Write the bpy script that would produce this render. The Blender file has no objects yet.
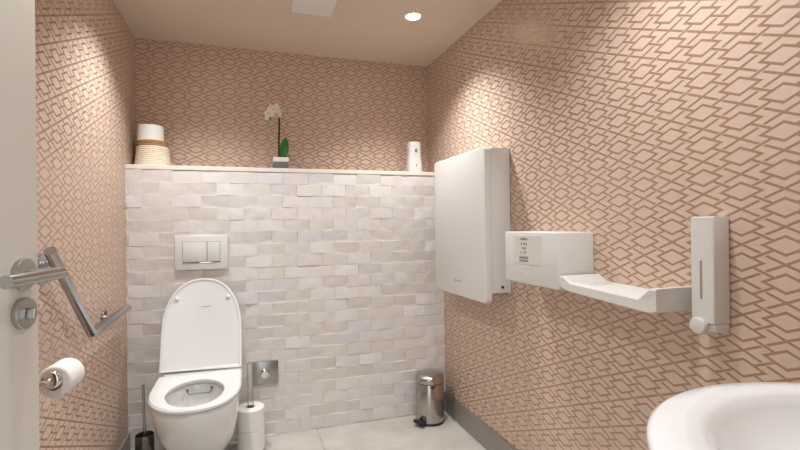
import bpy, bmesh, math, random
from mathutils import Vector, Matrix
random.seed(11)
PI = math.pi
SC = bpy.context.scene
COL = SC.collection

# ------------------------------------------------------------------ room dimensions (metres)
XL, XR = -0.568, 1.146        # left / right wall
YF = 0.10                     # front wall (door side), room face
YH, YB = 2.420, 2.640         # tiled boxing-out face, upper back wall
ZC, ZH = 2.156, 1.4385        # ceiling, top of boxing-out
BB = 0.116                    # skirting height

# ------------------------------------------------------------------ materials
def srgb(r, g, b):
    f = lambda c: (c/255/12.92 if c/255 <= .04045 else ((c/255+.055)/1.055)**2.4)
    return (f(r), f(g), f(b), 1)

def new_mat(name):
    m = bpy.data.materials.new(name); m.use_nodes = True
    nt = m.node_tree; b = nt.nodes['Principled BSDF']
    return m, nt, b

def mat(name, col, rough=.5, metal=0, noise=0, nscale=30, bump=0, bscale=200, emit=0, coat=0):
    m, nt, b = new_mat(name)
    b.inputs['Base Color'].default_value = col
    b.inputs['Roughness'].default_value = rough
    b.inputs['Metallic'].default_value = metal
    b.inputs['Coat Weight'].default_value = coat
    tc = nt.nodes.new('ShaderNodeTexCoord')
    if noise:
        n = nt.nodes.new('ShaderNodeTexNoise'); n.inputs['Scale'].default_value = nscale; n.inputs['Detail'].default_value = 4
        nt.links.new(tc.outputs['Object'], n.inputs['Vector'])
        mx = nt.nodes.new('ShaderNodeMix'); mx.data_type = 'RGBA'
        mx.inputs[6].default_value = col
        mx.inputs[7].default_value = tuple(c*(1-noise) for c in col[:3]) + (1,)
        nt.links.new(n.outputs['Fac'], mx.inputs[0]); nt.links.new(mx.outputs[2], b.inputs['Base Color'])
    if bump:
        n2 = nt.nodes.new('ShaderNodeTexNoise'); n2.inputs['Scale'].default_value = bscale; n2.inputs['Detail'].default_value = 3
        nt.links.new(tc.outputs['Object'], n2.inputs['Vector'])
        bp = nt.nodes.new('ShaderNodeBump'); bp.inputs['Strength'].default_value = bump; bp.inputs['Distance'].default_value = .002
        nt.links.new(n2.outputs['Fac'], bp.inputs['Height']); nt.links.new(bp.outputs['Normal'], b.inputs['Normal'])
    if emit:
        b.inputs['Emission Color'].default_value = (1, .93, .84, 1); b.inputs['Emission Strength'].default_value = emit
    return m

def wallpaper(name, axis, u0, v0, A=.0897, V=.0849, sgn=1):
    """half-drop lattice of nested, interlocking lozenges in raised satin bronze on a pink ground"""
    m, nt, b = new_mat(name); N = nt.nodes; L = nt.links
    tc = N.new('ShaderNodeTexCoord'); sp = N.new('ShaderNodeSeparateXYZ'); L.new(tc.outputs['Object'], sp.inputs[0])
    def M(op, a, c=None, d=None):
        n = N.new('ShaderNodeMath'); n.operation = op
        for i, v in enumerate((a, c, d)):
            if v is None: continue
            if hasattr(v, 'is_output'): L.new(v, n.inputs[i])
            else: n.inputs[i].default_value = v
        return n.outputs[0]
    u = M('DIVIDE', M('SUBTRACT', sp.outputs[axis], u0), A*sgn)
    v = M('DIVIDE', M('SUBTRACT', sp.outputs['Z'], v0), V/2)
    p = M('ADD', u, v); q = M('SUBTRACT', u, v)
    ip = M('FLOOR', M('MULTIPLY', M('ADD', p, 1), .5)); iq = M('FLOOR', M('MULTIPLY', M('ADD', q, 1), .5))
    pl = M('SUBTRACT', p, M('MULTIPLY', ip, 2)); ql = M('SUBTRACT', q, M('MULTIPLY', iq, 2))
    W, R = .078, .5
    ap, aq = M('ABSOLUTE', pl), M('ABSOLUTE', ql)
    mxx = M('MAXIMUM', ap, aq); mnn = M('MINIMUM', ap, aq)
    inner = M('LESS_THAN', M('ABSOLUTE', M('SUBTRACT', mxx, R)), W)              # closed lozenges
    lat_a = M('MULTIPLY', M('GREATER_THAN', ap, 1-W), M('GREATER_THAN', aq, .13))  # lattice between them, parted where the links cross
    lat_b = M('MULTIPLY', M('GREATER_THAN', aq, 1-W), M('GREATER_THAN', ap, .13))
    lattice = M('MAXIMUM', lat_a, lat_b)
    links = M('MULTIPLY', M('LESS_THAN', mnn, W), M('GREATER_THAN', mxx, R))     # short bars from edge to edge
    fac = M('MAXIMUM', M('MAXIMUM', inner, lattice), links)
    no = N.new('ShaderNodeTexNoise'); no.inputs['Scale'].default_value = 60; no.inputs['Detail'].default_value = 5
    L.new(tc.outputs['Object'], no.inputs['Vector'])
    g = N.new('ShaderNodeMix'); g.data_type = 'RGBA'
    g.inputs[6].default_value = GROUND; g.inputs[7].default_value = GROUND2
    L.new(no.outputs['Fac'], g.inputs[0])
    mx = N.new('ShaderNodeMix'); mx.data_type = 'RGBA'; L.new(fac, mx.inputs[0]); L.new(g.outputs[2], mx.inputs[6]); mx.inputs[7].default_value = LINE
    L.new(mx.outputs[2], b.inputs['Base Color'])
    L.new(M('SUBTRACT', .62, M('MULTIPLY', fac, .30)), b.inputs['Roughness'])
    L.new(M('MULTIPLY', fac, .35), b.inputs['Metallic'])
    bp = N.new('ShaderNodeBump'); bp.inputs['Strength'].default_value = .6; bp.inputs['Distance'].default_value = .003
    L.new(M('ADD', fac, M('MULTIPLY', no.outputs['Fac'], .25)), bp.inputs['Height']); L.new(bp.outputs['Normal'], b.inputs['Normal'])
    return m

GROUND, GROUND2, LINE = srgb(216, 191, 174), srgb(209, 182, 165), srgb(180, 149, 123)
WP_R = wallpaper('wallpaper_right', 'Y', 1.118, 1.277, sgn=-1)
WP_L = wallpaper('wallpaper_left', 'Y', 1.518, 1.2014)
WP_B = wallpaper('wallpaper_back', 'X', .634, 1.9856)
WP_F = wallpaper('wallpaper_front', 'X', .634, 1.9856)
M_CEIL = mat('ceiling_paint', srgb(212, 195, 178), .85, bump=.1, bscale=400)
M_WHITE = mat('white_plastic', srgb(222, 219, 214), .35, bump=.03, bscale=500)
M_WHITE2 = mat('white_lacquered_steel', srgb(222, 219, 214), .38, bump=.03, bscale=600)
M_CER = mat('white_ceramic', srgb(248, 249, 250), .12, noise=.01, coat=.4)
M_BOWL = mat('white_toilet_ceramic', srgb(226, 224, 220), .12, noise=.01, coat=.4)
M_SEAT = mat('white_duroplast', srgb(224, 222, 219), .2, noise=.01)
M_CHROME = mat('chrome', (.72, .71, .69, 1), .12, 1, noise=.06, nscale=15)
M_STEEL = mat('brushed_stainless_steel', (.52, .50, .47, 1), .3, 1, noise=.12, nscale=80, bump=.05, bscale=300)
M_RAIL = mat('polished_rail_steel', (.46, .46, .465, 1), .2, 1, noise=.06, nscale=40)
M_PLATESTEEL = mat('satin_plate_steel', (.42, .40, .38, 1), .3, 1, noise=.12, nscale=60)
M_BINSTEEL = mat('polished_bin_steel', (.50, .46, .42, 1), .2, 1, noise=.1, nscale=20)
M_DARKSTEEL = mat('dark_polished_steel', (.22, .21, .20, 1), .22, 1, noise=.1, nscale=20)
M_BLACK = mat('black_plastic', srgb(28, 27, 27), .4, noise=.2)
M_DARK = mat('dark_rubber', srgb(60, 57, 54), .5, noise=.2)
M_GREY = mat('grey_print', srgb(128, 124, 120), .6, noise=.1)
M_PLATE = mat('sign_plate', srgb(222, 217, 209), .4, noise=.05)
M_DOOR = mat('door_lacquer', srgb(212, 205, 193), .45, noise=.03, nscale=6, bump=.03, bscale=250)
M_PAPER = mat('tissue_paper', srgb(234, 230, 224), .95, bump=.3, bscale=350)
M_CORE = mat('cardboard', srgb(170, 140, 105), .9, noise=.2)
M_LEDGE = mat('ledge_paint', srgb(228, 219, 207), .5, noise=.02)
M_SKIRT = mat('grey_skirting_tile', srgb(148, 141, 134), .4, noise=.15, nscale=12)
M_POT = mat('grey_pot', srgb(104, 103, 104), .5, noise=.15)
M_POTW = mat('white_pot_rim', srgb(226, 220, 214), .4, noise=.03)
M_STEM = mat('brown_stem', srgb(58, 36, 26), .6, noise=.3, nscale=80)
M_LEAF = mat('green_leaf', srgb(30, 112, 24), .35, noise=.4, nscale=40)
M_BUD = mat('green_bud', srgb(110, 140, 50), .5, noise=.3, nscale=80)
M_LIP = mat('cream_lip', srgb(226, 214, 150), .5, noise=.1)
M_PETAL = mat('white_petal', srgb(246, 238, 226), .55, noise=.06, nscale=60)
M_ROPE = mat('cream_woven_rope', srgb(232, 219, 196), .85, noise=.12, nscale=90, bump=.5, bscale=260)
M_ROPEW = mat('white_woven_rope', srgb(240, 238, 232), .8, noise=.04, nscale=90, bump=.3, bscale=260)
M_JUTE = mat('tan_jute', srgb(178, 134, 88), .85, noise=.3, nscale=140, bump=.5, bscale=260)
M_WINDOW = mat('tinted_level_window', srgb(168, 146, 128), .2, noise=.05)
M_WATER = mat('bowl_water', srgb(215, 220, 218), .02, noise=.01)
M_LAMP = mat('lit_lamp_diffuser', (1, .95, .88, 1), .5, emit=25)
M_TRIMW = mat('lamp_trim', srgb(238, 232, 222), .4, noise=.02)
M_GROUT = mat('tile_grout', srgb(222, 214, 204), .9, noise=.1, nscale=120)

def tile_mat():
    m, nt, b = new_mat('handmade_glazed_tile'); N = nt.nodes; L = nt.links
    at = N.new('ShaderNodeAttribute'); at.attribute_name = 'tile_tone'
    tc = N.new('ShaderNodeTexCoord')
    no = N.new('ShaderNodeTexNoise'); no.inputs['Scale'].default_value = 22; no.inputs['Detail'].default_value = 5
    L.new(tc.outputs['Object'], no.inputs['Vector'])
    mx = N.new('ShaderNodeMix'); mx.data_type = 'RGBA'; mx.blend_type = 'MULTIPLY'; mx.inputs[0].default_value = 1
    cr = N.new('ShaderNodeValToRGB'); cr.color_ramp.elements[0].color = (.96, .955, .95, 1); cr.color_ramp.elements[1].color = (1, 1, 1, 1)
    cr.color_ramp.elements[0].position = .3; cr.color_ramp.elements[1].position = .7
    L.new(no.outputs['Fac'], cr.inputs[0]); L.new(at.outputs['Color'], mx.inputs[6]); L.new(cr.outputs[0], mx.inputs[7])
    L.new(mx.outputs[2], b.inputs['Base Color']); b.inputs['Roughness'].default_value = .32
    n2 = N.new('ShaderNodeTexNoise'); n2.inputs['Scale'].default_value = 35; n2.inputs['Detail'].default_value = 2
    L.new(tc.outputs['Object'], n2.inputs['Vector'])
    bp = N.new('ShaderNodeBump'); bp.inputs['Strength'].default_value = .35; bp.inputs['Distance'].default_value = .004
    L.new(n2.outputs['Fac'], bp.inputs['Height']); L.new(bp.outputs['Normal'], b.inputs['Normal'])
    return m
M_TILE = tile_mat()

def floor_mat():
    m, nt, b = new_mat('stone_floor_tile'); N = nt.nodes; L = nt.links
    tc = N.new('ShaderNodeTexCoord'); mp = N.new('ShaderNodeMapping'); L.new(tc.outputs['Object'], mp.inputs[0])
    mp.inputs['Location'].default_value = (-.365+.9, -.10, 0)
    br = N.new('ShaderNodeTexBrick'); L.new(mp.outputs[0], br.inputs['Vector'])
    br.offset = 0; br.inputs['Scale'].default_value = 1; br.inputs['Brick Width'].default_value = .9; br.inputs['Row Height'].default_value = .6
    br.inputs['Mortar Size'].default_value = .0022; br.inputs['Mortar Smooth'].default_value = .1
    br.inputs['Color1'].default_value = srgb(200, 193, 184); br.inputs['Color2'].default_value = srgb(196, 189, 180); br.inputs['Mortar'].default_value = srgb(160, 152, 143)
    no = N.new('ShaderNodeTexNoise'); no.inputs['Scale'].default_value = 5; no.inputs['Detail'].default_value = 7
    L.new(tc.outputs['Object'], no.inputs['Vector'])
    cr = N.new('ShaderNodeValToRGB'); cr.color_ramp.elements[0].color = (.80, .79, .77, 1); cr.color_ramp.elements[1].color = (1, 1, 1, 1)
    cr.color_ramp.elements[0].position = .35; cr.color_ramp.elements[1].position = .65
    L.new(no.outputs['Fac'], cr.inputs[0])
    mx = N.new('ShaderNodeMix'); mx.data_type = 'RGBA'; mx.blend_type = 'MULTIPLY'; mx.inputs[0].default_value = 1
    L.new(br.outputs['Color'], mx.inputs[6]); L.new(cr.outputs[0], mx.inputs[7]); L.new(mx.outputs[2], b.inputs['Base Color'])
    b.inputs['Roughness'].default_value = .45
    return m
M_FLOOR = floor_mat()

# ------------------------------------------------------------------ mesh helpers
def obj(name, bm, m, parent=None, smooth=None, mats=None):
    me = bpy.data.meshes.new(name)
    bmesh.ops.recalc_face_normals(bm, faces=bm.faces)
    if smooth is not None:
        for f in bm.faces: f.smooth = True
        ang = math.radians(smooth)
        for e in bm.edges:
            if len(e.link_faces) == 2 and e.calc_face_angle(0) > ang: e.smooth = False
    bm.to_mesh(me); bm.free()
    for mm in (mats or [m]): me.materials.append(mm)
    o = bpy.data.objects.new(name, me); COL.objects.link(o)
    if parent:
        o.parent = parent
        # meshes are written in room coordinates: keep them there under the parent
        base = BASE.get(parent.name, Vector((0, 0, 0)))
        if base.length: me.transform(Matrix.Translation(-base))
        BASE[o.name] = base
    return o
BASE = {}

def tag(o, label, cat, group=None):
    o['label'] = label; o['category'] = cat
    if group: o['group'] = group
    return o

def thing(name, label, cat, loc=(0, 0, 0), group=None):
    o = bpy.data.objects.new(name, None); COL.objects.link(o); o.location = loc; o.empty_display_size = .05
    BASE[o.name] = Vector(loc)
    return tag(o, label, cat, group)

def struct(name, bm, m, smooth=None, **k):
    o = obj(name, bm, m, smooth=smooth, **k); o['kind'] = 'structure'; return o

def BM(): return bmesh.new()

def box(bm, x0, x1, y0, y1, z0, z1, bev=0, seg=2):
    r = bmesh.ops.create_cube(bm, size=1)
    vs = r['verts']
    for v in vs:
        v.co = Vector(((x0+x1)/2 + v.co.x*(x1-x0), (y0+y1)/2 + v.co.y*(y1-y0), (z0+z1)/2 + v.co.z*(z1-z0)))
    if bev:
        es = list({e for v in vs for e in v.link_edges})
        bmesh.ops.bevel(bm, geom=es, offset=bev, segments=seg, affect='EDGES', profile=.5)
    return bm

def rings(bm, rs, cap0=True, cap1=True, closed=True):
    """loft a list of rings (same point count)"""
    vr = [[bm.verts.new(p) for p in r] for r in rs]
    n = len(vr[0])
    for a, b in zip(vr, vr[1:]):
        for i in range(n if closed else n-1):
            j = (i+1) % n
            bm.faces.new((a[i], a[j], b[j], b[i]))
    if cap0: bm.faces.new(vr[0][::-1])
    if cap1: bm.faces.new(vr[-1])
    return vr

def frame(d):
    d = Vector(d).normalized()
    a = Vector((0, 0, 1)) if abs(d.z) < .9 else Vector((1, 0, 0))
    u = d.cross(a).normalized(); v = u.cross(d).normalized()
    return d, u, v

def lathe(bm, prof, org, axis=(0, 0, 1), n=32, cap0=True, cap1=True):
    """prof: list of (radius, distance along axis)"""
    d, u, v = frame(axis); o = Vector(org)
    rs = []
    for r, h in prof:
        r = max(r, 1e-4)
        rs.append([o + d*h + u*(r*math.cos(2*PI*i/n)) + v*(r*math.sin(2*PI*i/n)) for i in range(n)])
    rings(bm, rs, cap0, cap1); return bm

def tube(bm, pts, r, n=14, caps=True, rfun=None):
    pts = [Vector(p) for p in pts]; rs = []
    t0 = (pts[1]-pts[0]).normalized(); _, u, v = frame(t0)
    for i, p in enumerate(pts):
        if i == 0: t = t0
        elif i == len(pts)-1: t = (pts[-1]-pts[-2]).normalized()
        else: t = ((pts[i]-pts[i-1]).normalized() + (pts[i+1]-pts[i]).normalized()).normalized()
        u = (u - t*u.dot(t)).normalized(); v = t.cross(u)
        k = 1.0
        if 0 < i < len(pts)-1:
            c = t.dot((pts[i]-pts[i-1]).normalized()); k = 1/max(c, .5)
        rr = r if rfun is None else rfun(i/(len(pts)-1))
        if k > 1.02:   # mitre: stretch in the bend plane
            bd = ((pts[i+1]-pts[i]).normalized() - (pts[i]-pts[i-1]).normalized()).normalized()
            ring = []
            for j in range(n):
                w = u*math.cos(2*PI*j/n)+v*math.sin(2*PI*j/n); a = w.dot(bd)
                ring.append(p + (w + bd*a*(k-1))*rr)
            rs.append(ring)
        else:
            rs.append([p + (u*math.cos(2*PI*j/n)+v*math.sin(2*PI*j/n))*rr for j in range(n)])
    rings(bm, rs, caps, caps); return bm

def rrect(a0, a1, b0, b1, r, seg=6):
    pts = []
    for cx, cy, s in ((a1-r, b1-r, 0), (a0+r, b1-r, 1), (a0+r, b0+r, 2), (a1-r, b0+r, 3)):
        for k in range(seg+1):
            t = (s + k/seg)*PI/2
            pts.append((cx+r*math.cos(t), cy+r*math.sin(t)))
    return pts

def arc_pts(c, r, a0, a1, ax1, ax2, n=8):
    c, ax1, ax2 = Vector(c), Vector(ax1), Vector(ax2)
    return [c + ax1*(r*math.cos(a0+(a1-a0)*i/n)) + ax2*(r*math.sin(a0+(a1-a0)*i/n)) for i in range(n+1)]

# ================================================================== THE ROOM
struct('floor', box(BM(), XL-.1, XR+.1, -.6, YB+.1, -.1, 0), M_FLOOR)
struct('ceiling', box(BM(), XL-.1, XR+.1, 0, YB+.1, ZC, ZC+.1), M_CEIL)
struct('wall_left', box(BM(), XL-.1, XL, 0, YB+.1, 0, ZC), WP_L)
struct('wall_right', box(BM(), XR, XR+.1, 0, YB+.1, 0, ZC), WP_R)
struct('wall_back', box(BM(), XL, XR, YB, YB+.1, 0, ZC), WP_B)
DX0, DX1, DZ = -.515, .33, 2.05                      # doorway in the front wall
bm = BM()
box(bm, XL, DX0, 0, YF, 0, ZC); box(bm, DX1, XR, 0, YF, 0, ZC); box(bm, DX0, DX1, 0, YF, DZ, ZC)
struct('wall_front', bm, WP_F)
# boxing-out behind the toilet, its tile facing and its ledge
hw = struct('wall_boxing', box(BM(), XL, XR, YH+.001, YB, 0, ZH-.02), M_GROUT)
bm = BM(); lay = bm.loops.layers.float_color.new('tile_tone')
TW, TH, G = .1375, .0640, .0010
tones = [(223, 216, 209), (226, 219, 213), (221, 214, 207), (224, 215, 209), (220, 215, 214), (229, 223, 218), (219, 211, 204), (223, 214, 210)]
row = 0; z1 = ZH-.022
while z1 > .001:
    z0 = max(z1-TH, 0)
    x = XL - (.127 if row % 2 else .061) - random.uniform(-.004, .004)
    while x < XR-.001:
        xa, xb = max(x, XL), min(x+TW, XR)
        if xb-xa > .006 and z1-z0 > .006:
            c = random.choice(tones); dv = random.uniform(-1.5, 1.5); c = tuple(min(255, v+dv) for v in c)
            cl = srgb(*c)
            nx, nz = 7, 4
            t0, tx, tz = random.uniform(0, .0014), random.uniform(-.0012, .0012), random.uniform(-.0010, .0034)
            ph = random.uniform(0, 6.28); am = random.uniform(.0004, .0016)
            wob = [random.uniform(-.0012, .0012) for _ in range(4)]
            grid = []
            for j in range(nz+1):
                rowv = []
                for i in range(nx+1):
                    s, t = i/nx, j/nz
                    zz = z0+G+(z1-z0-2*G)*t + ((wob[0]*(1-s)+wob[1]*s)*(1-t) + (wob[2]*(1-s)+wob[3]*s)*t)*(1 if z0 > 0 else 0)
                    zz += .0008*math.sin(s*6+ph)*(1 if z0 > 0 else 0)
                    dep = .0055 + t0 + tx*(2*s-1) + tz*(2*t-1) + am*math.sin(s*5+ph)*math.cos(t*3+ph)
                    if i in (0, nx) or j in (0, nz): dep -= .0002
                    rowv.append(bm.verts.new((xa+G+(xb-xa-2*G)*s, YH+.0045-dep, zz)))
                grid.append(rowv)
            fs = []
            for j in range(nz):
                for i in range(nx):
                    fs.append(bm.faces.new((grid[j][i], grid[j][i+1], grid[j+1][i+1], grid[j+1][i])))
            # tile edges run back into the grout
            per = [grid[0][i] for i in range(nx+1)] + [grid[j][nx] for j in range(1, nz+1)] + [grid[nz][i] for i in range(nx-1, -1, -1)] + [grid[j][0] for j in range(nz-1, 0, -1)]
            bk = [bm.verts.new((v.co.x, YH+.0045, v.co.z)) for v in per]
            for k in range(len(per)):
                kk = (k+1) % len(per)
                fs.append(bm.faces.new((per[k], bk[k], bk[kk], per[kk])))
            for f in fs:
                f.smooth = True
                for lp in f.loops: lp[lay] = cl
        x += TW
    z1 -= TH; row += 1
bmesh.ops.recalc_face_normals(bm, faces=bm.faces); bm.normal_update()
for e in bm.edges:
    if len(e.link_faces) == 2 and e.calc_face_angle(0) > .7: e.smooth = False
tiles = obj('wall_boxing_tiles', bm, M_TILE); tiles['kind'] = 'structure'
struct('trim_1', box(BM(), XL, XR, YH-.006, YB, ZH-.022, ZH, .002), M_LEDGE)      # painted ledge
struct('baseboard_right', box(BM(), XR-.011, XR, YF, YH, 0, BB, .0015), M_SKIRT)
struct('baseboard_left', box(BM(), XL, XL+.011, YF, YH, 0, BB, .0015), M_SKIRT)
# door frame in the front wall
bm = BM()
box(bm, DX1-.02, DX1+.05, -.012, YF+.012, 0, DZ+.05, .002); box(bm, DX0-.04, DX0+.02, -.012, YF-.003, 0, DZ+.05, .002); box(bm, DX0-.04, DX1+.05, -.012, YF-.003, DZ-.02, DZ+.05, .002)
struct('trim_2', bm, M_DOOR)

# ------------------------------------------------------------------ the open door (hinged on the left jamb, swung into the room)
PHI = math.radians(10)
dd = Vector((math.sin(PHI), math.cos(PHI), 0)); nn = Vector((math.cos(PHI), -math.sin(PHI), 0)); zz = Vector((0, 0, 1))
E_ = Vector((-.348, .900, 0)); LW = .79; TK = .040
def dpt(s, n, z): return E_ + dd*s + nn*n + zz*z          # s from free edge, n out of the face, z height
bm = BM(); box(bm, 0, LW, 0, TK, 0, 1, .0015)
for v in bm.verts:
    v.co = dpt(-v.co.x, -v.co.y, .008 + v.co.z*2.02)
door = struct('door_1', bm, M_DOOR)
HZ = 1.0475; HS = -.043
bm = BM(); lathe(bm, [(.0253, 0), (.0262, .002), (.0262, .008), (.0248, .0095), (.012, .0096)], dpt(HS, 0, HZ), nn, 40)
obj('handle_rosette', bm, M_STEEL, door, 40)
bm = BM()
p0, p1, p2 = dpt(HS, .009, HZ), dpt(HS, .057, HZ), dpt(HS-.120, .057, HZ)
tube(bm, [p0, p1, p2], .0098, 24)
obj('door_handle', bm, M_STEEL, door, 40)
bm = BM(); lathe(bm, [(.0253, 0), (.0262, .002), (.0262, .008), (.0248, .0095), (.004, .0096)], dpt(HS, 0, HZ-.0645), nn, 40)
lk = obj('lock_rosette', bm, M_STEEL, door, 40)
bm = BM(); box(bm, -.0035, .0035, -.009, .009, 0, .014, .0025)
for v in bm.verts:
    a, b_, c = v.co; v.co = dpt(HS-.002, .0095+c, HZ-.0645) + dd*(a*.9+b_*.15) + zz*b_
obj('thumb_turn', bm, M_STEEL, lk, 40)

# ------------------------------------------------------------------ ceiling: downlights and extractor
SPOTS = [(.804, 2.015), (-.226, 1.98), (.804, .89), (-.226, .89)]
for i, (x, y) in enumerate(SPOTS):
    lab = ['lit round recessed downlight in the ceiling near the back right corner', 'lit recessed downlight above the toilet beside the left wall', 'lit recessed downlight above the white tray shelf', 'lit recessed downlight above the open door'][i]
    if i == 0:
        dl = thing('recessed_downlight', lab, 'ceiling light', (x, y, ZC), 'recessed ceiling downlights')
        bm = BM(); lathe(bm, [(.036, -.0005), (.044, -.0005), (.045, -.002), (.043, -.004), (.036, -.0045), (.035, -.003)], (x, y, ZC), (0, 0, 1), 40, False, False)
        obj('trim_ring', bm, M_TRIMW, dl, 40)
        bm = BM(); lathe(bm, [(.0355, -.0006), (.0355, -.0022), (.02, -.003)], (x, y, ZC), (0, 0, 1), 40)
        obj('lamp_lens', bm, M_LAMP, dl, 40)
    else:
        c = dl.copy(); COL.objects.link(c); c.location = (x, y, ZC); c['label'] = lab
        for ch in list(dl.children):
            d = ch.copy(); COL.objects.link(d); d.parent = c
    ld = bpy.data.lights.new('downlight_beam', 'SPOT'); lo = bpy.data.objects.new('downlight_beam', ld); COL.objects.link(lo)
    lo.location = (x, y, ZC-.012)
    ld.energy = 55 if y > 1.5 else 37; ld.spot_size = math.radians(116); ld.spot_blend = .8; ld.shadow_soft_size = .03; ld.color = (.94, .975, 1)
ex = thing('extractor_fan', 'white square extractor fan cover mounted on the ceiling', 'extractor fan', (.297, 1.92, ZC))
obj('housing', box(BM(), .212, .382, 1.838, 2.006, ZC-.045, ZC, .004), M_WHITE, ex, 40)
obj('cover', box(BM(), .203, .391, 1.828, 2.014, ZC-.060, ZC-.0455, .005, 3), M_WHITE, ex, 40)

# ------------------------------------------------------------------ toilet
TX = -.207
def dshape(hw, yf, yb, z, n=64, sq=2.35, front=None):
    """D outline: superelliptic front, straight sides to the back"""
    L_ = front if front else hw*1.45
    pts = []
    ys = yf+L_
    nb = n//4; nf = n-2*nb+0
    # right side from back to front
    k = n//4
    for i in range(k):
        pts.append(Vector((TX+hw, yb+(ys-yb)*i/k, z)))
    m_ = n//2
    for i in range(m_):
        t = PI*i/m_
        c, s = math.cos(t), math.sin(t)
        pts.append(Vector((TX+hw*math.copysign(abs(c)**(2/sq), c), ys-L_*abs(s)**(2/sq), z)))
    for i in range(k):
        pts.append(Vector((TX-hw, ys+(yb-ys)*i/k, z)))
    return pts
def ellipse_like(cx, cy, a, b, z, ref):
    """ellipse with as many points as ref, starting at the back and running the same way"""
    m_ = len(ref); out = []
    for i in range(m_):
        t = PI/2 - 2*PI*(i+.5)/m_
        out.append(Vector((cx+a*math.cos(t), cy+b*math.sin(t), z)))
    return out
toilet = thing('toilet', 'white wall-hung toilet with its lid raised against the tiled wall', 'toilet', (TX, YH, 0))
HC_, HB = (TX, 1.945), (.112, .152)
top = dshape(.172, 1.768, YH-.002, .425)
bm = BM()
rs = [dshape(.085, 2.17, YH-.002, .075, front=.10), dshape(.105, 2.10, YH-.002, .082, front=.14), dshape(.132, 2.00, YH-.002, .13, front=.2), dshape(.150, 1.90, YH-.002, .20, front=.24),
      dshape(.163, 1.825, YH-.002, .28, front=.26), dshape(.170, 1.785, YH-.002, .35, front=.26), dshape(.173, 1.768, YH-.002, .405), dshape(.172, 1.768, YH-.002, .420), dshape(.168, 1.773, YH-.002, .425)]
ref = rs[-1]
rs += [ellipse_like(*HC_, .130, .168, .426, ref), ellipse_like(*HC_, .124, .162, .420, ref), ellipse_like(*HC_, .124, .162, .395, ref), ellipse_like(*HC_, .116, .152, .35, ref),
       ellipse_like(TX, 1.955, .098, .13, .30, ref), ellipse_like(TX, 1.975, .075, .095, .25, ref), ellipse_like(TX, 1.985, .055, .065, .215, ref)]
rings(bm, rs)
bowl = obj('bowl', bm, M_BOWL, toilet, 45)
bm = BM(); lathe(bm, [(.001, 0), (.067, 0)], (TX, 1.985, .240), (0, 0, 1), 40, False, False); 
for v in bm.verts: v.co.y = 1.985+(v.co.y-1.985)*1.2
obj('water', bm, M_WATER, bowl)
# dark curved clip lying over the flush outlet
bm = BM()
cl = [Vector((TX-.046, 2.078, .408)), Vector((TX-.044, 2.076, .395)), Vector((TX-.036, 2.074, .389)), Vector((TX-.012, 2.078, .391)), Vector((TX+.012, 2.078, .391)), Vector((TX+.040, 2.074, .390)), Vector((TX+.050, 2.076, .397)), Vector((TX+.053, 2.080, .410))]
tube(bm, cl, .0022, 8)
for c in (cl[0], cl[-1]):
    lathe(bm, [(.002, -.006), (.0055, -.004), (.0065, 0), (.0055, .004), (.002, .006)], c, (0, 0, 1), 12)
k = obj('rim_clip', bm, M_GREY, bowl, 40); k['label'] = 'grey curved clip inside the bowl'
# seat
bm = BM(); SY0, SY1 = 1.757, 2.19
S = lambda hw, yf, yb, z: dshape(hw, yf, yb, z, sq=2.3)
o0, o1, o2, o3 = S(.175, 1.763, SY1, .4285), S(.181, SY0, SY1+.004, .433), S(.181, SY0, SY1+.004, .441), S(.175, 1.764, SY1-.002, .4475)
hh = lambda g, z: ellipse_like(*HC_, HB[0]+g, HB[1]+g, z, o3)
vr = [[bm.verts.new(p) for p in r] for r in (o0, o1, o2, o3, hh(.008, .4475), hh(.001, .444), hh(0, .436), hh(.004, .4285))]
for a, b_ in zip(vr, vr[1:]+vr[:1]):
    for i in range(64):
        j = (i+1) % 64; bm.faces.new((a[i], a[j], b_[j], b_[i]))
seat = obj('seat', bm, M_SEAT, toilet, 40)
# lid standing up: built flat as a D, then hinged up about the back edge
LA = math.radians(70)
LBY, LBZ = 2.200, .4495
def up(p):   # p.x across, p.y distance from hinge along lid, p.z height above lid's inner face (towards the room)
    return Vector((p.x, LBY + p.y*math.cos(LA) - p.z*math.sin(LA), LBZ + p.y*math.sin(LA) + p.z*math.cos(LA)))
def lidring(hw, inset_tip, base, h):
    LL = .444; out = []
    for p in dshape(hw, 0, LL, 0, sq=2.25):      # yf = 0 is the rounded tip
        out.append(up(Vector((p.x, max(base, LL - p.y - inset_tip) if p.y < LL-1e-6 else base, h))))
    return out
bm = BM()
rs = [lidring(.174, .004, .002, -.016), lidring(.180, .0, 0, -.012), lidring(.181, 0, 0, .006), lidring(.179, .002, .002, .009), lidring(.171, .009, .010, .009), lidring(.168, .012, .013, .006), lidring(.160, .020, .02, .0035)]
rings(bm, rs)
lid = obj('lid', bm, M_SEAT, toilet, 40)
for sx in (-1, 1):
    bm = BM(); lathe(bm, [(.010, 0), (.010, .006), (.008, .0085), (.004, .0095)], up(Vector((TX+sx*.118, .345, .0034))), up(Vector((0, 0, 1)))-up(Vector((0, 0, 0))), 20)
    obj('bumper', bm, M_SEAT, lid, 40)
bm = BM()
for i, w in enumerate((.004, .003, .005, .003, .004, .003, .004)):
    x0 = TX-.004+i*.0062
    box(bm, x0, x0+w, .299, .304, .0034, .0039)
for v in bm.verts: v.co = up(v.co)
k = obj('maker_mark', bm, M_GREY, lid); k['label'] = 'tiny grey maker mark on the underside of the lid'
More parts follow.
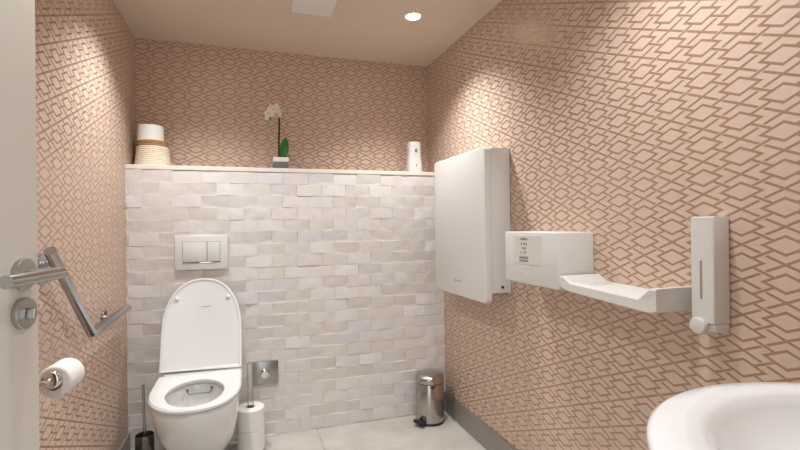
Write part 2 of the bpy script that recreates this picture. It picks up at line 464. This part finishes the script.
for sx in (-1, 1):
    bm = BM(); lathe(bm, [(.012, -.160 if sx < 0 else 0), (.0125, -.158 if sx < 0 else .001), (.0125, -.001 if sx < 0 else .158), (.012, 0 if sx < 0 else .160)], (TX, 2.204, .4385), (1, 0, 0), 24)
    lathe(bm, [(.013, 0), (.013, .014)], (TX+sx*.142, 2.203, .4255), (0, 0, 1), 20)
    obj('hinge', bm, M_SEAT, toilet, 40)

# flush plate
fp = thing('flush_plate', 'white dual-button flush plate on the tiled wall above the toilet lid', 'flush plate', (-.2185, YH, .993))
fx0, fx1, fz0, fz1 = -.346, -.091, .906, 1.081
bm = BM(); box(bm, fx0, fx1, YH-.017, YH-.004, fz0, fz1, .003, 3); obj('plate', bm, M_WHITE, fp, 40)
bm = BM(); box(bm, fx0+.036, fx1-.038, YH-.0176, YH-.016, fz0+.035, fz1-.031); q_ = obj('button_surround', bm, M_GREY, fp); q_['label'] = 'grey shadow gap around the buttons'
bm = BM(); box(bm, fx0+.038, fx0+.152, YH-.0205, YH-.0165, fz0+.042, fz1-.033, .0012); obj('button', bm, M_WHITE, fp, 40)
bm = BM(); box(bm, fx0+.155, fx1-.040, YH-.0205, YH-.0165, fz0+.042, fz1-.033, .0012); obj('button', bm, M_WHITE, fp, 40)
bm = BM(); box(bm, fx0+.036, fx1-.060, YH-.0195, YH-.0165, fz0+.034, fz0+.0405, .001); q_ = obj('button_edge', bm, M_CHROME, fp, 40); q_['label'] = 'chrome strip along the lower edge of the buttons'

# square steel wall plate with knob
wp = thing('valve_plate', 'square brushed steel plate with a round knob low on the tiled wall', 'wall plate', (.0905, YH, .342))
bm = BM(); box(bm, .023, .158, YH-.014, YH-.004, .279, .405, .003); obj('plate', bm, M_PLATESTEEL, wp, 40)
bm = BM(); box(bm, .031, .150, YH-.0155, YH-.0135, .287, .397, .0006); obj('inset', bm, M_PLATESTEEL, wp, 40)
bm = BM(); lathe(bm, [(.027, 0), (.027, .006), (.022, .008), (.021, .024), (.019, .027), (.004, .0275)], (.088, YH-.0155, .342), (0, -1, 0), 36)
obj('knob', bm, M_CHROME, wp, 40)

# ------------------------------------------------------------------ toilet roll stand and spare rolls
RX, RY = .013, 2.285
st = thing('toilet_roll_stand', 'chrome spare toilet roll stand with a tall wire loop right of the toilet', 'toilet roll holder', (RX, RY, 0))
bm = BM(); lathe(bm, [(.070, 0), (.072, .002), (.072, .008), (.070, .010), (.01, .011)], (RX, RY, 0), (0, 0, 1), 40); obj('base', bm, M_CHROME, st, 40)
bm = BM()
loop = [Vector((RX-.012, RY, .010))] + [Vector((RX-.012, RY, z)) for z in (.2, .40)] + arc_pts((RX, RY, .432), .012, PI, 0, (1, 0, 0), (0, 0, 1), 10) + [Vector((RX+.012, RY, .2)), Vector((RX+.012, RY, .010))]
tube(bm, loop, .0032, 10); obj('wire_loop', bm, M_RAIL, st, 40)
def roll_bm(cx, cy, z0, z1, R, r):
    bm = BM()
    prof = [(r, 0), (R-.003, 0), (R, .003), (R, z1-z0-.003), (R-.003, z1-z0), (r, z1-z0)]
    d, u, v = frame((0, 0, 1)); n = 44
    vr = [[bm.verts.new((cx+rr*math.cos(2*PI*i/n), cy+rr*math.sin(2*PI*i/n), z0+h)) for i in range(n)] for rr, h in prof]
    for a, b_ in zip(vr, vr[1:]+vr[:1]):
        for i in range(n):
            j = (i+1) % n; bm.faces.new((a[i], a[j], b_[j], b_[i]))
    return bm
def core_bm(cx, cy, z0, z1, r):
    return roll_bm(cx, cy, z0, z1, r, r-.002)
for i, (a, b_) in enumerate(((.012, .117), (.1175, .2225))):
    lab = ('spare white toilet roll at the bottom of the chrome stand', 'spare white toilet roll on top of the stack on the chrome stand')[i]
    t = thing('toilet_roll', lab, 'toilet roll', (RX, RY, a), 'spare rolls on the floor stand')
    obj('paper', roll_bm(RX, RY, a, b_, .0665, .0205), M_PAPER, t, 40)
    obj('cardboard_core', core_bm(RX, RY, a+.001, b_-.001, .0204), M_CORE, t, 40)

# ------------------------------------------------------------------ toilet brush
BX, BY = -.452, 2.215
tb = thing('toilet_brush', 'toilet brush with a slim steel handle standing in its holder left of the toilet', 'toilet brush', (BX, BY, 0))
bm = BM(); lathe(bm, [(.040, 0), (.042, .003), (.040, .09), (.039, .182), (.037, .184), (.036, .182), (.037, .02), (.005, .018)], (BX, BY, 0), (0, 0, 1), 36); obj('holder', bm, M_DARKSTEEL, tb, 40)
bm = BM(); lathe(bm, [(.006, .03), (.022, .035), (.027, .05), (.027, .12), (.02, .14), (.034, .150), (.0345, .160), (.008, .168)], (BX, BY, 0), (0, 0, 1), 28); k = obj('brush_head', bm, M_BLACK, tb, 40)
bm = BM(); tube(bm, [(BX, BY, .165), (BX-.002, BY-.001, .28), (BX-.004, BY-.001, .410)], .0058, 14); obj('handle', bm, M_STEEL, tb, 40)

# ------------------------------------------------------------------ pedal bin
PX, PY = 1.000, 2.322; ang = math.radians(212)
pd = Vector((math.cos(ang), math.sin(ang), 0)); pn = Vector((-pd.y, pd.x, 0)); pc = Vector((PX, PY, 0))
bn = thing('pedal_bin', 'small round stainless steel pedal bin in the back right corner', 'bin', (PX, PY, 0))
bm = BM(); lathe(bm, [(.079, 0), (.081, .002), (.081, .012), (.0785, .014)], (PX, PY, 0), (0, 0, 1), 40); obj('base_ring', bm, M_BLACK, bn, 40)
bm = BM(); lathe(bm, [(.078, .013), (.0798, .015), (.0798, .222), (.078, .226), (.01, .226)], (PX, PY, 0), (0, 0, 1), 48); obj('body', bm, M_BINSTEEL, bn, 40)
bm = BM(); lathe(bm, [(.078, .229), (.0825, .231), (.0830, .252), (.0815, .260), (.074, .269), (.058, .2755), (.034, .279), (.004, .280)], (PX, PY, 0), (0, 0, 1), 48); obj('lid', bm, M_BINSTEEL, bn, 40)
bm = BM(); box(bm, -.030, .030, 0, .046, 0, .022, .008, 3)
for v in bm.verts:
    a, b_, c = v.co; v.co = pc + pd*(.076+b_) + pn*a*(1+.1*(b_ > .02)) + zz*(.006+c + .012*(b_/.04))
obj('pedal', bm, M_BLACK, bn, 40)
bm = BM(); box(bm, -.018, .018, 0, .018, 0, .030, .004, 3)
for v in bm.verts:
    a, b_, c = v.co; v.co = pc - pd*(.078+b_) + pn*a + zz*(.216+c)
obj('hinge', bm, M_BLACK, bn, 40)
a2 = math.radians(258); hd = Vector((math.cos(a2), math.sin(a2), 0)); hn = Vector((-hd.y, hd.x, 0))
bm = BM(); box(bm, -.012, .012, 0, .006, 0, .012, .002)
for v in bm.verts:
    a, b_, c = v.co; v.co = pc + hd*(.0785+b_) + hn*a + zz*(.212+c)
obj('handle_clip', bm, M_BLACK, bn, 40)

# ------------------------------------------------------------------ grab rail on the left wall
GX = XL+.042
gr = thing('grab_rail', 'angled stainless steel grab rail fixed to the left wall beside the toilet', 'grab rail', (XL, 1.75, .77))
A0, K0, B0 = Vector((GX, 1.435, 1.061)), Vector((GX, 1.766, .757)), Vector((GX, 2.268, .755))
bm = BM(); tube(bm, [A0, A0+(K0-A0)*.02, K0, B0-(B0-K0)*.02, B0], .0160, 24); obj('bar', bm, M_RAIL, gr, 40)
for p in (A0+(K0-A0)*.13, Vector((GX, 2.05, .7555))):
    bm = BM(); tube(bm, [(XL+.004, p.y, p.z), (GX-.008, p.y, p.z)], .0085, 18); mt = obj('standoff', bm, M_RAIL, gr, 40)
    bm = BM(); lathe(bm, [(.030, .0003), (.031, .002), (.031, .007), (.029, .009), (.008, .0092)], (XL, p.y, p.z), (1, 0, 0), 32); obj('flange', bm, M_RAIL, gr, 40)

# ------------------------------------------------------------------ toilet roll holder on the left wall with its roll
al = math.radians(5); rd = Vector((math.sin(al), math.cos(al), 0)); RC = Vector((XL+.081, 1.338, .731))
hd_ = thing('toilet_roll_holder', 'chrome toilet roll holder on the left wall below the grab rail', 'toilet roll holder', (XL, 1.30, .733))
wy = RC.y-.030
bm = BM(); lathe(bm, [(.024, .0003), (.025, .002), (.025, .008), (.023, .010), (.007, .0102)], (XL, wy, .727), (1, 0, 0), 32); obj('flange', bm, M_CHROME, hd_, 40)
bm = BM(); tube(bm, [(XL+.009, wy, .727), (XL+.075, wy, .728), RC-rd*.014], .0085, 16); obj('arm', bm, M_CHROME, hd_, 40)
bm = BM(); tube(bm, [RC-rd*.006, RC+rd*.088], .0085, 16)
lathe(bm, [(.010, .087), (.012, .089), (.012, .094), (.010, .096)], RC, rd, 20)
obj('spindle', bm, M_CHROME, hd_, 40)
bm = BM(); lathe(bm, [(.009, -.018), (.019, -.0165), (.0235, -.012), (.0245, -.006), (.0245, -.0015), (.010, -.001)], RC, rd, 32); obj('end_cap', bm, M_CHROME, hd_, 40)
t = thing('toilet_roll', 'white toilet roll in use on the chrome wall holder by the open door', 'toilet roll', tuple(RC))
def axial_ring(R, r, a, b_, off=Vector((0, 0, 0))):
    bm = BM(); d, u, v = frame(rd); n = 44
    prof = [(r, a), (R-.003, a), (R, a+.003), (R, b_-.003), (R-.003, b_), (r, b_)]
    vr = [[bm.verts.new(RC + off + d*h + u*(rr*math.cos(2*PI*i/n)) + v*(rr*math.sin(2*PI*i/n))) for i in range(n)] for rr, h in prof]
    for A_, B_ in zip(vr, vr[1:]+vr[:1]):
        for i in range(n):
            j = (i+1) % n; bm.faces.new((A_[i], A_[j], B_[j], B_[i]))
    return bm
sag = Vector((0, 0, -.0105))
obj('paper', axial_ring(.0415, .0215, .002, .084, sag), M_PAPER, t, 40)
obj('cardboard_core', axial_ring(.0214, .0195, .003, .083, sag), M_CORE, t, 40)

# ------------------------------------------------------------------ right wall: changing table, dispenser box, tray, soap dispenser
ct = thing('baby_changing_table', 'large white folded baby changing table on the right wall near the back corner', 'baby changing table', (XR, 2.02, 1.11))
cy0, cy1 = 1.716, 2.305
bm = BM(); box(bm, 1.047, XR-.0005, cy0+.002, 2.250, .812, 1.464, .004); obj('housing', bm, M_WHITE2, ct, 40)
bm = BM()
def cr(x, g): return [Vector((x, a, b_)) for a, b_ in rrect(cy0+g, 2.262-g, .766+g, 1.4695-g, .028-g*.5, 8)]
rings(bm, [cr(1.045, 0), cr(1.022, 0), cr(1.018, .0015), cr(1.016, .006)]); obj('folding_panel', bm, M_WHITE2, ct, 40)
obj('mounting_plate', box(BM(), XR-.006, XR, cy0+.03, 2.23, .80, .83), M_STEEL, ct)
bm = BM(); lathe(bm, [(.0065, 0), (.0065, .003), (.003, .004)], (1.100, cy0+.002, .838), (0, -1, 0), 16); k = obj('screw', bm, M_DARK, ct, 40)
bm = BM()
for i, w in enumerate((.010, .007, .009, .006, .010, .008)):
    y0 = 2.022-i*.0125
    box(bm, 1.0155, 1.0161, y0-w, y0, .838-(i % 2)*.001, .844-(i % 3)*.001)
k = obj('maker_mark', bm, M_GREY, ct); k['label'] = 'tiny grey maker mark at the bottom of the panel'

bx = thing('hand_dryer', 'white box-shaped hand dryer on the right wall with an instruction sticker', 'hand dryer', (XR, 1.385, 1.0))
bm = BM(); box(bm, .998, XR-.0005, 1.226, 1.538, .897, 1.091, .005, 3); obj('casing', bm, M_WHITE2, bx, 40)
obj('mounting_plate', box(BM(), XR-.006, XR, 1.26, 1.50, .889, .900), M_STEEL, bx)
sgp = BM(); box(sgp, .9968, .9983, 1.316, 1.471, .972, 1.077, .0005); sg = obj('instruction_sticker', sgp, M_PLATE, bx); sg['label'] = 'pale sticker with small dark pictograms and lines of writing'
bm = BM()
cyc = 1.413
def mk(y0, y1, z0, z1): box(bm, .9962, .9969, cyc-y1, cyc-y0, z0, z1)
mk(-.024, .024, 1.0615, 1.0655); mk(-.012, .013, 1.0665, 1.0690)
for zr, items in ((1.046, ((-.018, -.010), (-.004, .010), (.014, .020))), (1.030, ((-.012, .002), (.006, .014))), (1.014, ((-.020, -.014), (-.002, .016)))):
    for a, b_ in items:
        mk(a, b_, zr, zr+.003); mk(a+.002, a+.0045, zr-.006, zr+.001); mk(b_-.004, b_-.0015, zr-.005, zr+.001)
mk(-.028, .026, .9905, .9965); mk(-.028, .026, .9800, .9860)
for i in range(9): mk(-.026+i*.006, -.023+i*.006, .998, 1.0005)
obj('pictograms', bm, mat('sticker_print', srgb(142, 135, 127), .6, noise=.1), sg)
bm = BM()
for i in range(4): box(bm, .9973, .9981, 1.375, 1.430, .925+i*.011, .9265+i*.011)
obj('air_slots', bm, M_PLATE, bx)

# tray: one moulded dish, ends turned up, between the dryer and the soap dispenser
bm = BM()
ty0, ty1 = .868, 1.219
prof = [(ty0, .949), (ty0+.014, .949), (ty0+.048, .9185), (ty1-.046, .9290), (ty1-.016, .9475), (ty1, .9475)]
bot = [(ty0, .8900), (ty0+.012, .8840), (ty0+.050, .8850), (ty1-.046, .8985), (ty1-.016, .9035), (ty1, .9120)]
def trow(x, inset):
    r = [Vector((x, y, z-inset)) for y, z in prof] + [Vector((x, y, z+inset)) for y, z in bot[::-1]]
    return r
rings(bm, [trow(.997, .004), trow(.999, .001), trow(1.003, 0), trow(XR-.0005, 0)])
for v in bm.verts:    # front corners are cut back at the near end
    if v.co.x < 1.01 and v.co.y < ty0+.001: v.co.x += .006
tag(obj('tray_shelf', bm, M_WHITE, None, 25), 'white moulded tray shelf with upturned ends next to the hand dryer', 'shelf')

sd = thing('soap_dispenser', 'tall slim white soap dispenser with a round push button on the right wall', 'soap dispenser', (XR, .815, .99))
sy0, sy1 = .7855, .8425
bm = BM()
def sdr(z, fx, g=0): return [Vector((a, b_, z)) for a, b_ in rrect(fx+g, XR-.0005, sy0+g, sy1-g, .004, 4)]
rings(bm, [sdr(.868, 1.091, .002), sdr(.871, 1.089), sdr(1.131, 1.089), sdr(1.1335, 1.0905, .0015)]); obj('body', bm, M_WHITE, sd, 40)
bm = BM()
rings(bm, [sdr(.846, 1.100, .006), sdr(.852, 1.093, .002), sdr(.8675, 1.090, .001)]); obj('pump_base', bm, M_WHITE, sd, 40)
bm = BM()
sl = [Vector((1.0892, a, b_)) for a, b_ in rrect(.8132, .8186, .927, 1.024, .0026, 6)]
rings(bm, [sl, [p+Vector((-.0008, 0, 0)) for p in sl]]); k = obj('level_window', bm, M_WINDOW, sd); k['label'] = 'narrow brownish level window'
bm = BM(); lathe(bm, [(.012, -.004), (.018, .006), (.0205, .010), (.0205, .020), (.0180, .0235), (.010, .0255), (.003, .026)], (1.092, .814, .8625), (-1, 0, 0), 36); obj('push_button', bm, M_WHITE, sd, 40)

# ------------------------------------------------------------------ wash basin on the front wall
sk = thing('washbasin', 'rounded white ceramic washbasin with a broad rim in the near right corner', 'washbasin', (.77, YF, .835))
CX, CY, CA = .770, .22, .352; n = 72
def basin_ring(a, b_, cy, z, cx=CX, back=YF+.0005):
    out = []
    for i in range(n):
        t = 2*PI*i/n
        out.append(Vector((cx+a*math.cos(t), max(back, cy+b_*math.sin(t)), z)))
    return out
bm = BM()
rings(bm, [basin_ring(.13, .10, .20, .640), basin_ring(.20, .20, .20, .655), basin_ring(.285, .275, .21, .69), basin_ring(.330, .325, .215, .750), basin_ring(.345, .345, .22, .808),
           basin_ring(.352, .352, .22, .822), basin_ring(.350, .350, .22, .831), basin_ring(.343, .343, .22, .8355),
           basin_ring(.318, .312, .225, .8365, .775, .13), basin_ring(.276, .262, .262, .8335, .785, .17), basin_ring(.266, .252, .262, .8285, .787, .176), basin_ring(.258, .244, .262, .815, .79, .182), basin_ring(.240, .226, .262, .790, .79, .188),
           basin_ring(.200, .190, .262, .767, .79, .195), basin_ring(.13, .12, .265, .752, .79, .2), basin_ring(.03, .03, .268, .746, .79, .2)])
obj('bowl', bm, M_CER, sk, 50)
obj('mounting_bracket', box(BM(), .62, .92, YF, YF+.03, .60, .655, .003), M_STEEL, sk)
bm = BM(); lathe(bm, [(.022, 0), (.022, .003), (.018, .005), (.004, .0045)], (.79, .268, .7455), (0, 0, 1), 28)
obj('drain', bm, M_CHROME, sk, 40)

# ------------------------------------------------------------------ things on the ledge
# basket
KX, KY = -.462, 2.530
bs = thing('woven_basket', 'cream woven basket with tan band and white top at left end of ledge', 'basket', (KX, KY, ZH))
def coil(prof, ox, N_):
    """bulging coils: profile rounded between the given heights"""
    out = []
    for i in range(N_*4+1):
        t = i/(N_*4); h = prof[0][1]+(prof[1][1]-prof[0][1])*t; r = prof[0][0]+(prof[1][0]-prof[0][0])*t
        out.append((r-.0022+.0030*abs(math.sin(PI*i/4)), h))
    return out
bm = BM(); lathe(bm, [(.02, .0002)]+coil([(.0885, .001), (.0765, .106)], 0, 10)+[(.04, .107)], (KX, KY, ZH), (0, 0, 1), 48); obj('lower_body', bm, M_ROPE, bs, 60)
bm = BM(); lathe(bm, [(.04, .107)]+coil([(.0765, .107), (.0735, .135)], 0, 3)+[(.04, .136)], (KX-.001, KY, ZH), (0, 0, 1), 48); obj('jute_band', bm, M_JUTE, bs, 60)
bm = BM(); lathe(bm, [(.04, .1355), (.0635, .136), (.0635, .145), (.061, .200), (.0615, .213), (.060, .216), (.056, .2145), (.055, .180), (.02, .178)], (KX-.010, KY, ZH), (0, 0, 1), 48); obj('white_top', bm, M_ROPEW, bs, 50)

# orchid
OX, OY = .192, 2.53
oc = thing('potted_orchid', 'white orchid on a dark stem in a small square grey pot on the ledge', 'plant', (OX, OY, ZH))
bm = BM(); box(bm, OX-.041, OX+.041, OY-.041, OY+.041, ZH+.0002, ZH+.046, .002); obj('pot', bm, M_POT, oc, 40)
bm = BM(); box(bm, OX-.042, OX+.042, OY-.042, OY+.042, ZH+.046, ZH+.072, .002); k = obj('pot_rim', bm, M_POTW, oc, 40); k['label'] = 'white upper band of the pot'
bm = BM(); tube(bm, [(OX-.006, OY, ZH+.070), (OX-.008, OY, 1.60), (OX-.004, OY, 1.70), (OX-.005, OY, 1.748), (OX-.016, OY, 1.768), (OX-.036, OY-.004, 1.774), (OX-.056, OY-.006, 1.762), (OX-.062, OY-.008, 1.745)], .0042, 10, rfun=lambda t: .0060-.0036*t); obj('stem', bm, M_STEM, oc, 60)
def leaf_bm(base, d, side, L_, W_, curl, th=.0022):
    bm = BM(); d = Vector(d).normalized(); side = Vector(side).normalized(); up_ = d.cross(side).normalized()
    ns, nw = 10, 6; rows_ = []
    for i in range(ns+1):
        t = i/ns; w = W_*(math.sin(PI*min(1, .08+t*.92)))**.7*(1 if t < 1 else .05)
        c = Vector(base)+d*(L_*t)+up_*(curl*t*t)
        rows_.append([c + side*(w*(2*j/nw-1)) + up_*(-.15*w*(1-abs(2*j/nw-1))) for j in range(nw+1)])
    fr = [[bm.verts.new(p) for p in r] for r in rows_]; bk = [[bm.verts.new(p+up_*th) for p in r] for r in rows_]
    for g, fl in ((fr, 0), (bk, 1)):
        for i in range(ns):
            for j in range(nw):
                q = (g[i][j], g[i][j+1], g[i+1][j+1], g[i+1][j]); bm.faces.new(q[::-1] if fl else q)
    for i in range(ns):
        for j in (0, nw): bm.faces.new((fr[i][j], fr[i+1][j], bk[i+1][j], bk[i][j]))
    for j in range(nw):
        for i in (0, ns): bm.faces.new((fr[i][j], fr[i][j+1], bk[i][j+1], bk[i][j]))
    return bm
obj('leaf', leaf_bm((OX+.014, OY-.004, ZH+.068), (.09, -.15, 1), (1, -.25, 0), .122, .0265, .012), M_LEAF, oc, 60)
obj('leaf', leaf_bm((OX+.008, OY+.006, ZH+.068), (.55, .25, .35), (-.3, 1, 0), .060, .020, -.012), M_LEAF, oc, 60)
def flower(center, face, rot, sz, name='flower'):
    face = Vector(face).normalized(); _, u, v = frame(face)
    bm = BM()
    for k_ in range(5):
        a = rot + 2*PI*k_/5
        d = u*math.cos(a)+v*math.sin(a); s = face.cross(d)
        wide = 1.0 if k_ in (1, 4) else .72
        b2 = leaf_bm(Vector(center)+d*.001, d+face*.12, s, sz, sz*.46*wide, sz*.12*(-1), .0008)
        tmp = bpy.data.meshes.new('petal_tmp'); b2.to_mesh(tmp); b2.free(); bm.from_mesh(tmp); bpy.data.meshes.remove(tmp)
    f = obj(name, bm, M_PETAL, oc, 60)
    bm = BM(); lathe(bm, [(.001, 0), (.004, .002), (.005, .006), (.003, .010), (.001, .012)], center, face, 10)
    obj('flower_lip', bm, M_LIP, f, 60)
flower((OX-.062, OY-.022, 1.752), (-.9, -.8, -.1), .4, .040)
flower((OX-.038, OY-.026, 1.774), (-.5, -1, .2), 1.0, .042)
flower((OX-.004, OY-.010, 1.768), (1, -.6, .1), .2, .036)
bm = BM(); lathe(bm, [(.001, -.012), (.006, -.007), (.0085, 0), (.006, .008), (.001, .012)], (OX-.054, OY-.030, 1.724), (.2, 0, 1), 12); k = obj('flower_bud', bm, M_BUD, oc, 60); k['label'] = 'green bud below the flowers'

# air freshener
FX, FY = 1.004, 2.53
af = thing('air_freshener', 'white upright air freshener dispenser at the right end of the ledge', 'air freshener', (FX, FY, ZH))
bm = BM()
def afr(w, d, z, r): return [Vector((FX+a, FY+b_, ZH+z)) for a, b_ in rrect(-w, w, -d, d, r, 7)]
rings(bm, [afr(.044, .040, .0003, .024), afr(.0465, .042, .004, .026), afr(.0455, .041, .05, .026), afr(.0405, .037, .095, .024), afr(.0385, .036, .125, .024), afr(.0395, .036, .17, .024), afr(.0385, .035, .190, .024), afr(.034, .030, .196, .022)])
obj('case', bm, M_WHITE, af, 50)
bm = BM(); lathe(bm, [(.0085, -.006), (.0085, .001), (.004, .002)], (FX, FY-.0362, ZH+.140), (0, -1, 0), 20)
for v in bm.verts: v.co.z = ZH+.140+(v.co.z-ZH-.140)*1.5
k = obj('spray_opening', bm, M_GREY, af, 40)
bm = BM(); lathe(bm, [(.005, -.004), (.005, .001), (.002, .002)], (FX, FY-.0412, ZH+.050), (0, -1, 0), 16); obj('sensor', bm, M_GREY, af, 40)

# ------------------------------------------------------------------ light, world, camera
w = bpy.data.worlds.new('corridor_light'); SC.world = w; w.use_nodes = True
w.node_tree.nodes['Background'].inputs[0].default_value = (.86, .93, 1, 1); w.node_tree.nodes['Background'].inputs[1].default_value = 1.7

cam = bpy.data.cameras.new('camera'); co = bpy.data.objects.new('camera', cam); COL.objects.link(co); SC.camera = co
yaw, pit, roll = math.radians(16.629), math.radians(.113), math.radians(-.688)
F = Vector((math.sin(yaw)*math.cos(pit), math.cos(yaw)*math.cos(pit), math.sin(pit)))
R0 = Vector((math.cos(yaw), -math.sin(yaw), 0)); U0 = R0.cross(F)
R_ = R0*math.cos(roll)+U0*math.sin(roll); U_ = U0*math.cos(roll)-R0*math.sin(roll)
co.matrix_world = Matrix(((R_.x, U_.x, -F.x, 0), (R_.y, U_.y, -F.y, 0), (R_.z, U_.z, -F.z, 1.12), (0, 0, 0, 1)))
cam.sensor_width = 36; cam.lens = 437.23/800*36; cam.clip_start = .02
cam.shift_x = (400-376.44)/800
SC.view_settings.view_transform = 'Standard'; SC.view_settings.look = 'None'; SC.view_settings.gamma = 1
SC.view_settings.use_curve_mapping = False; SC.view_settings.exposure = .05
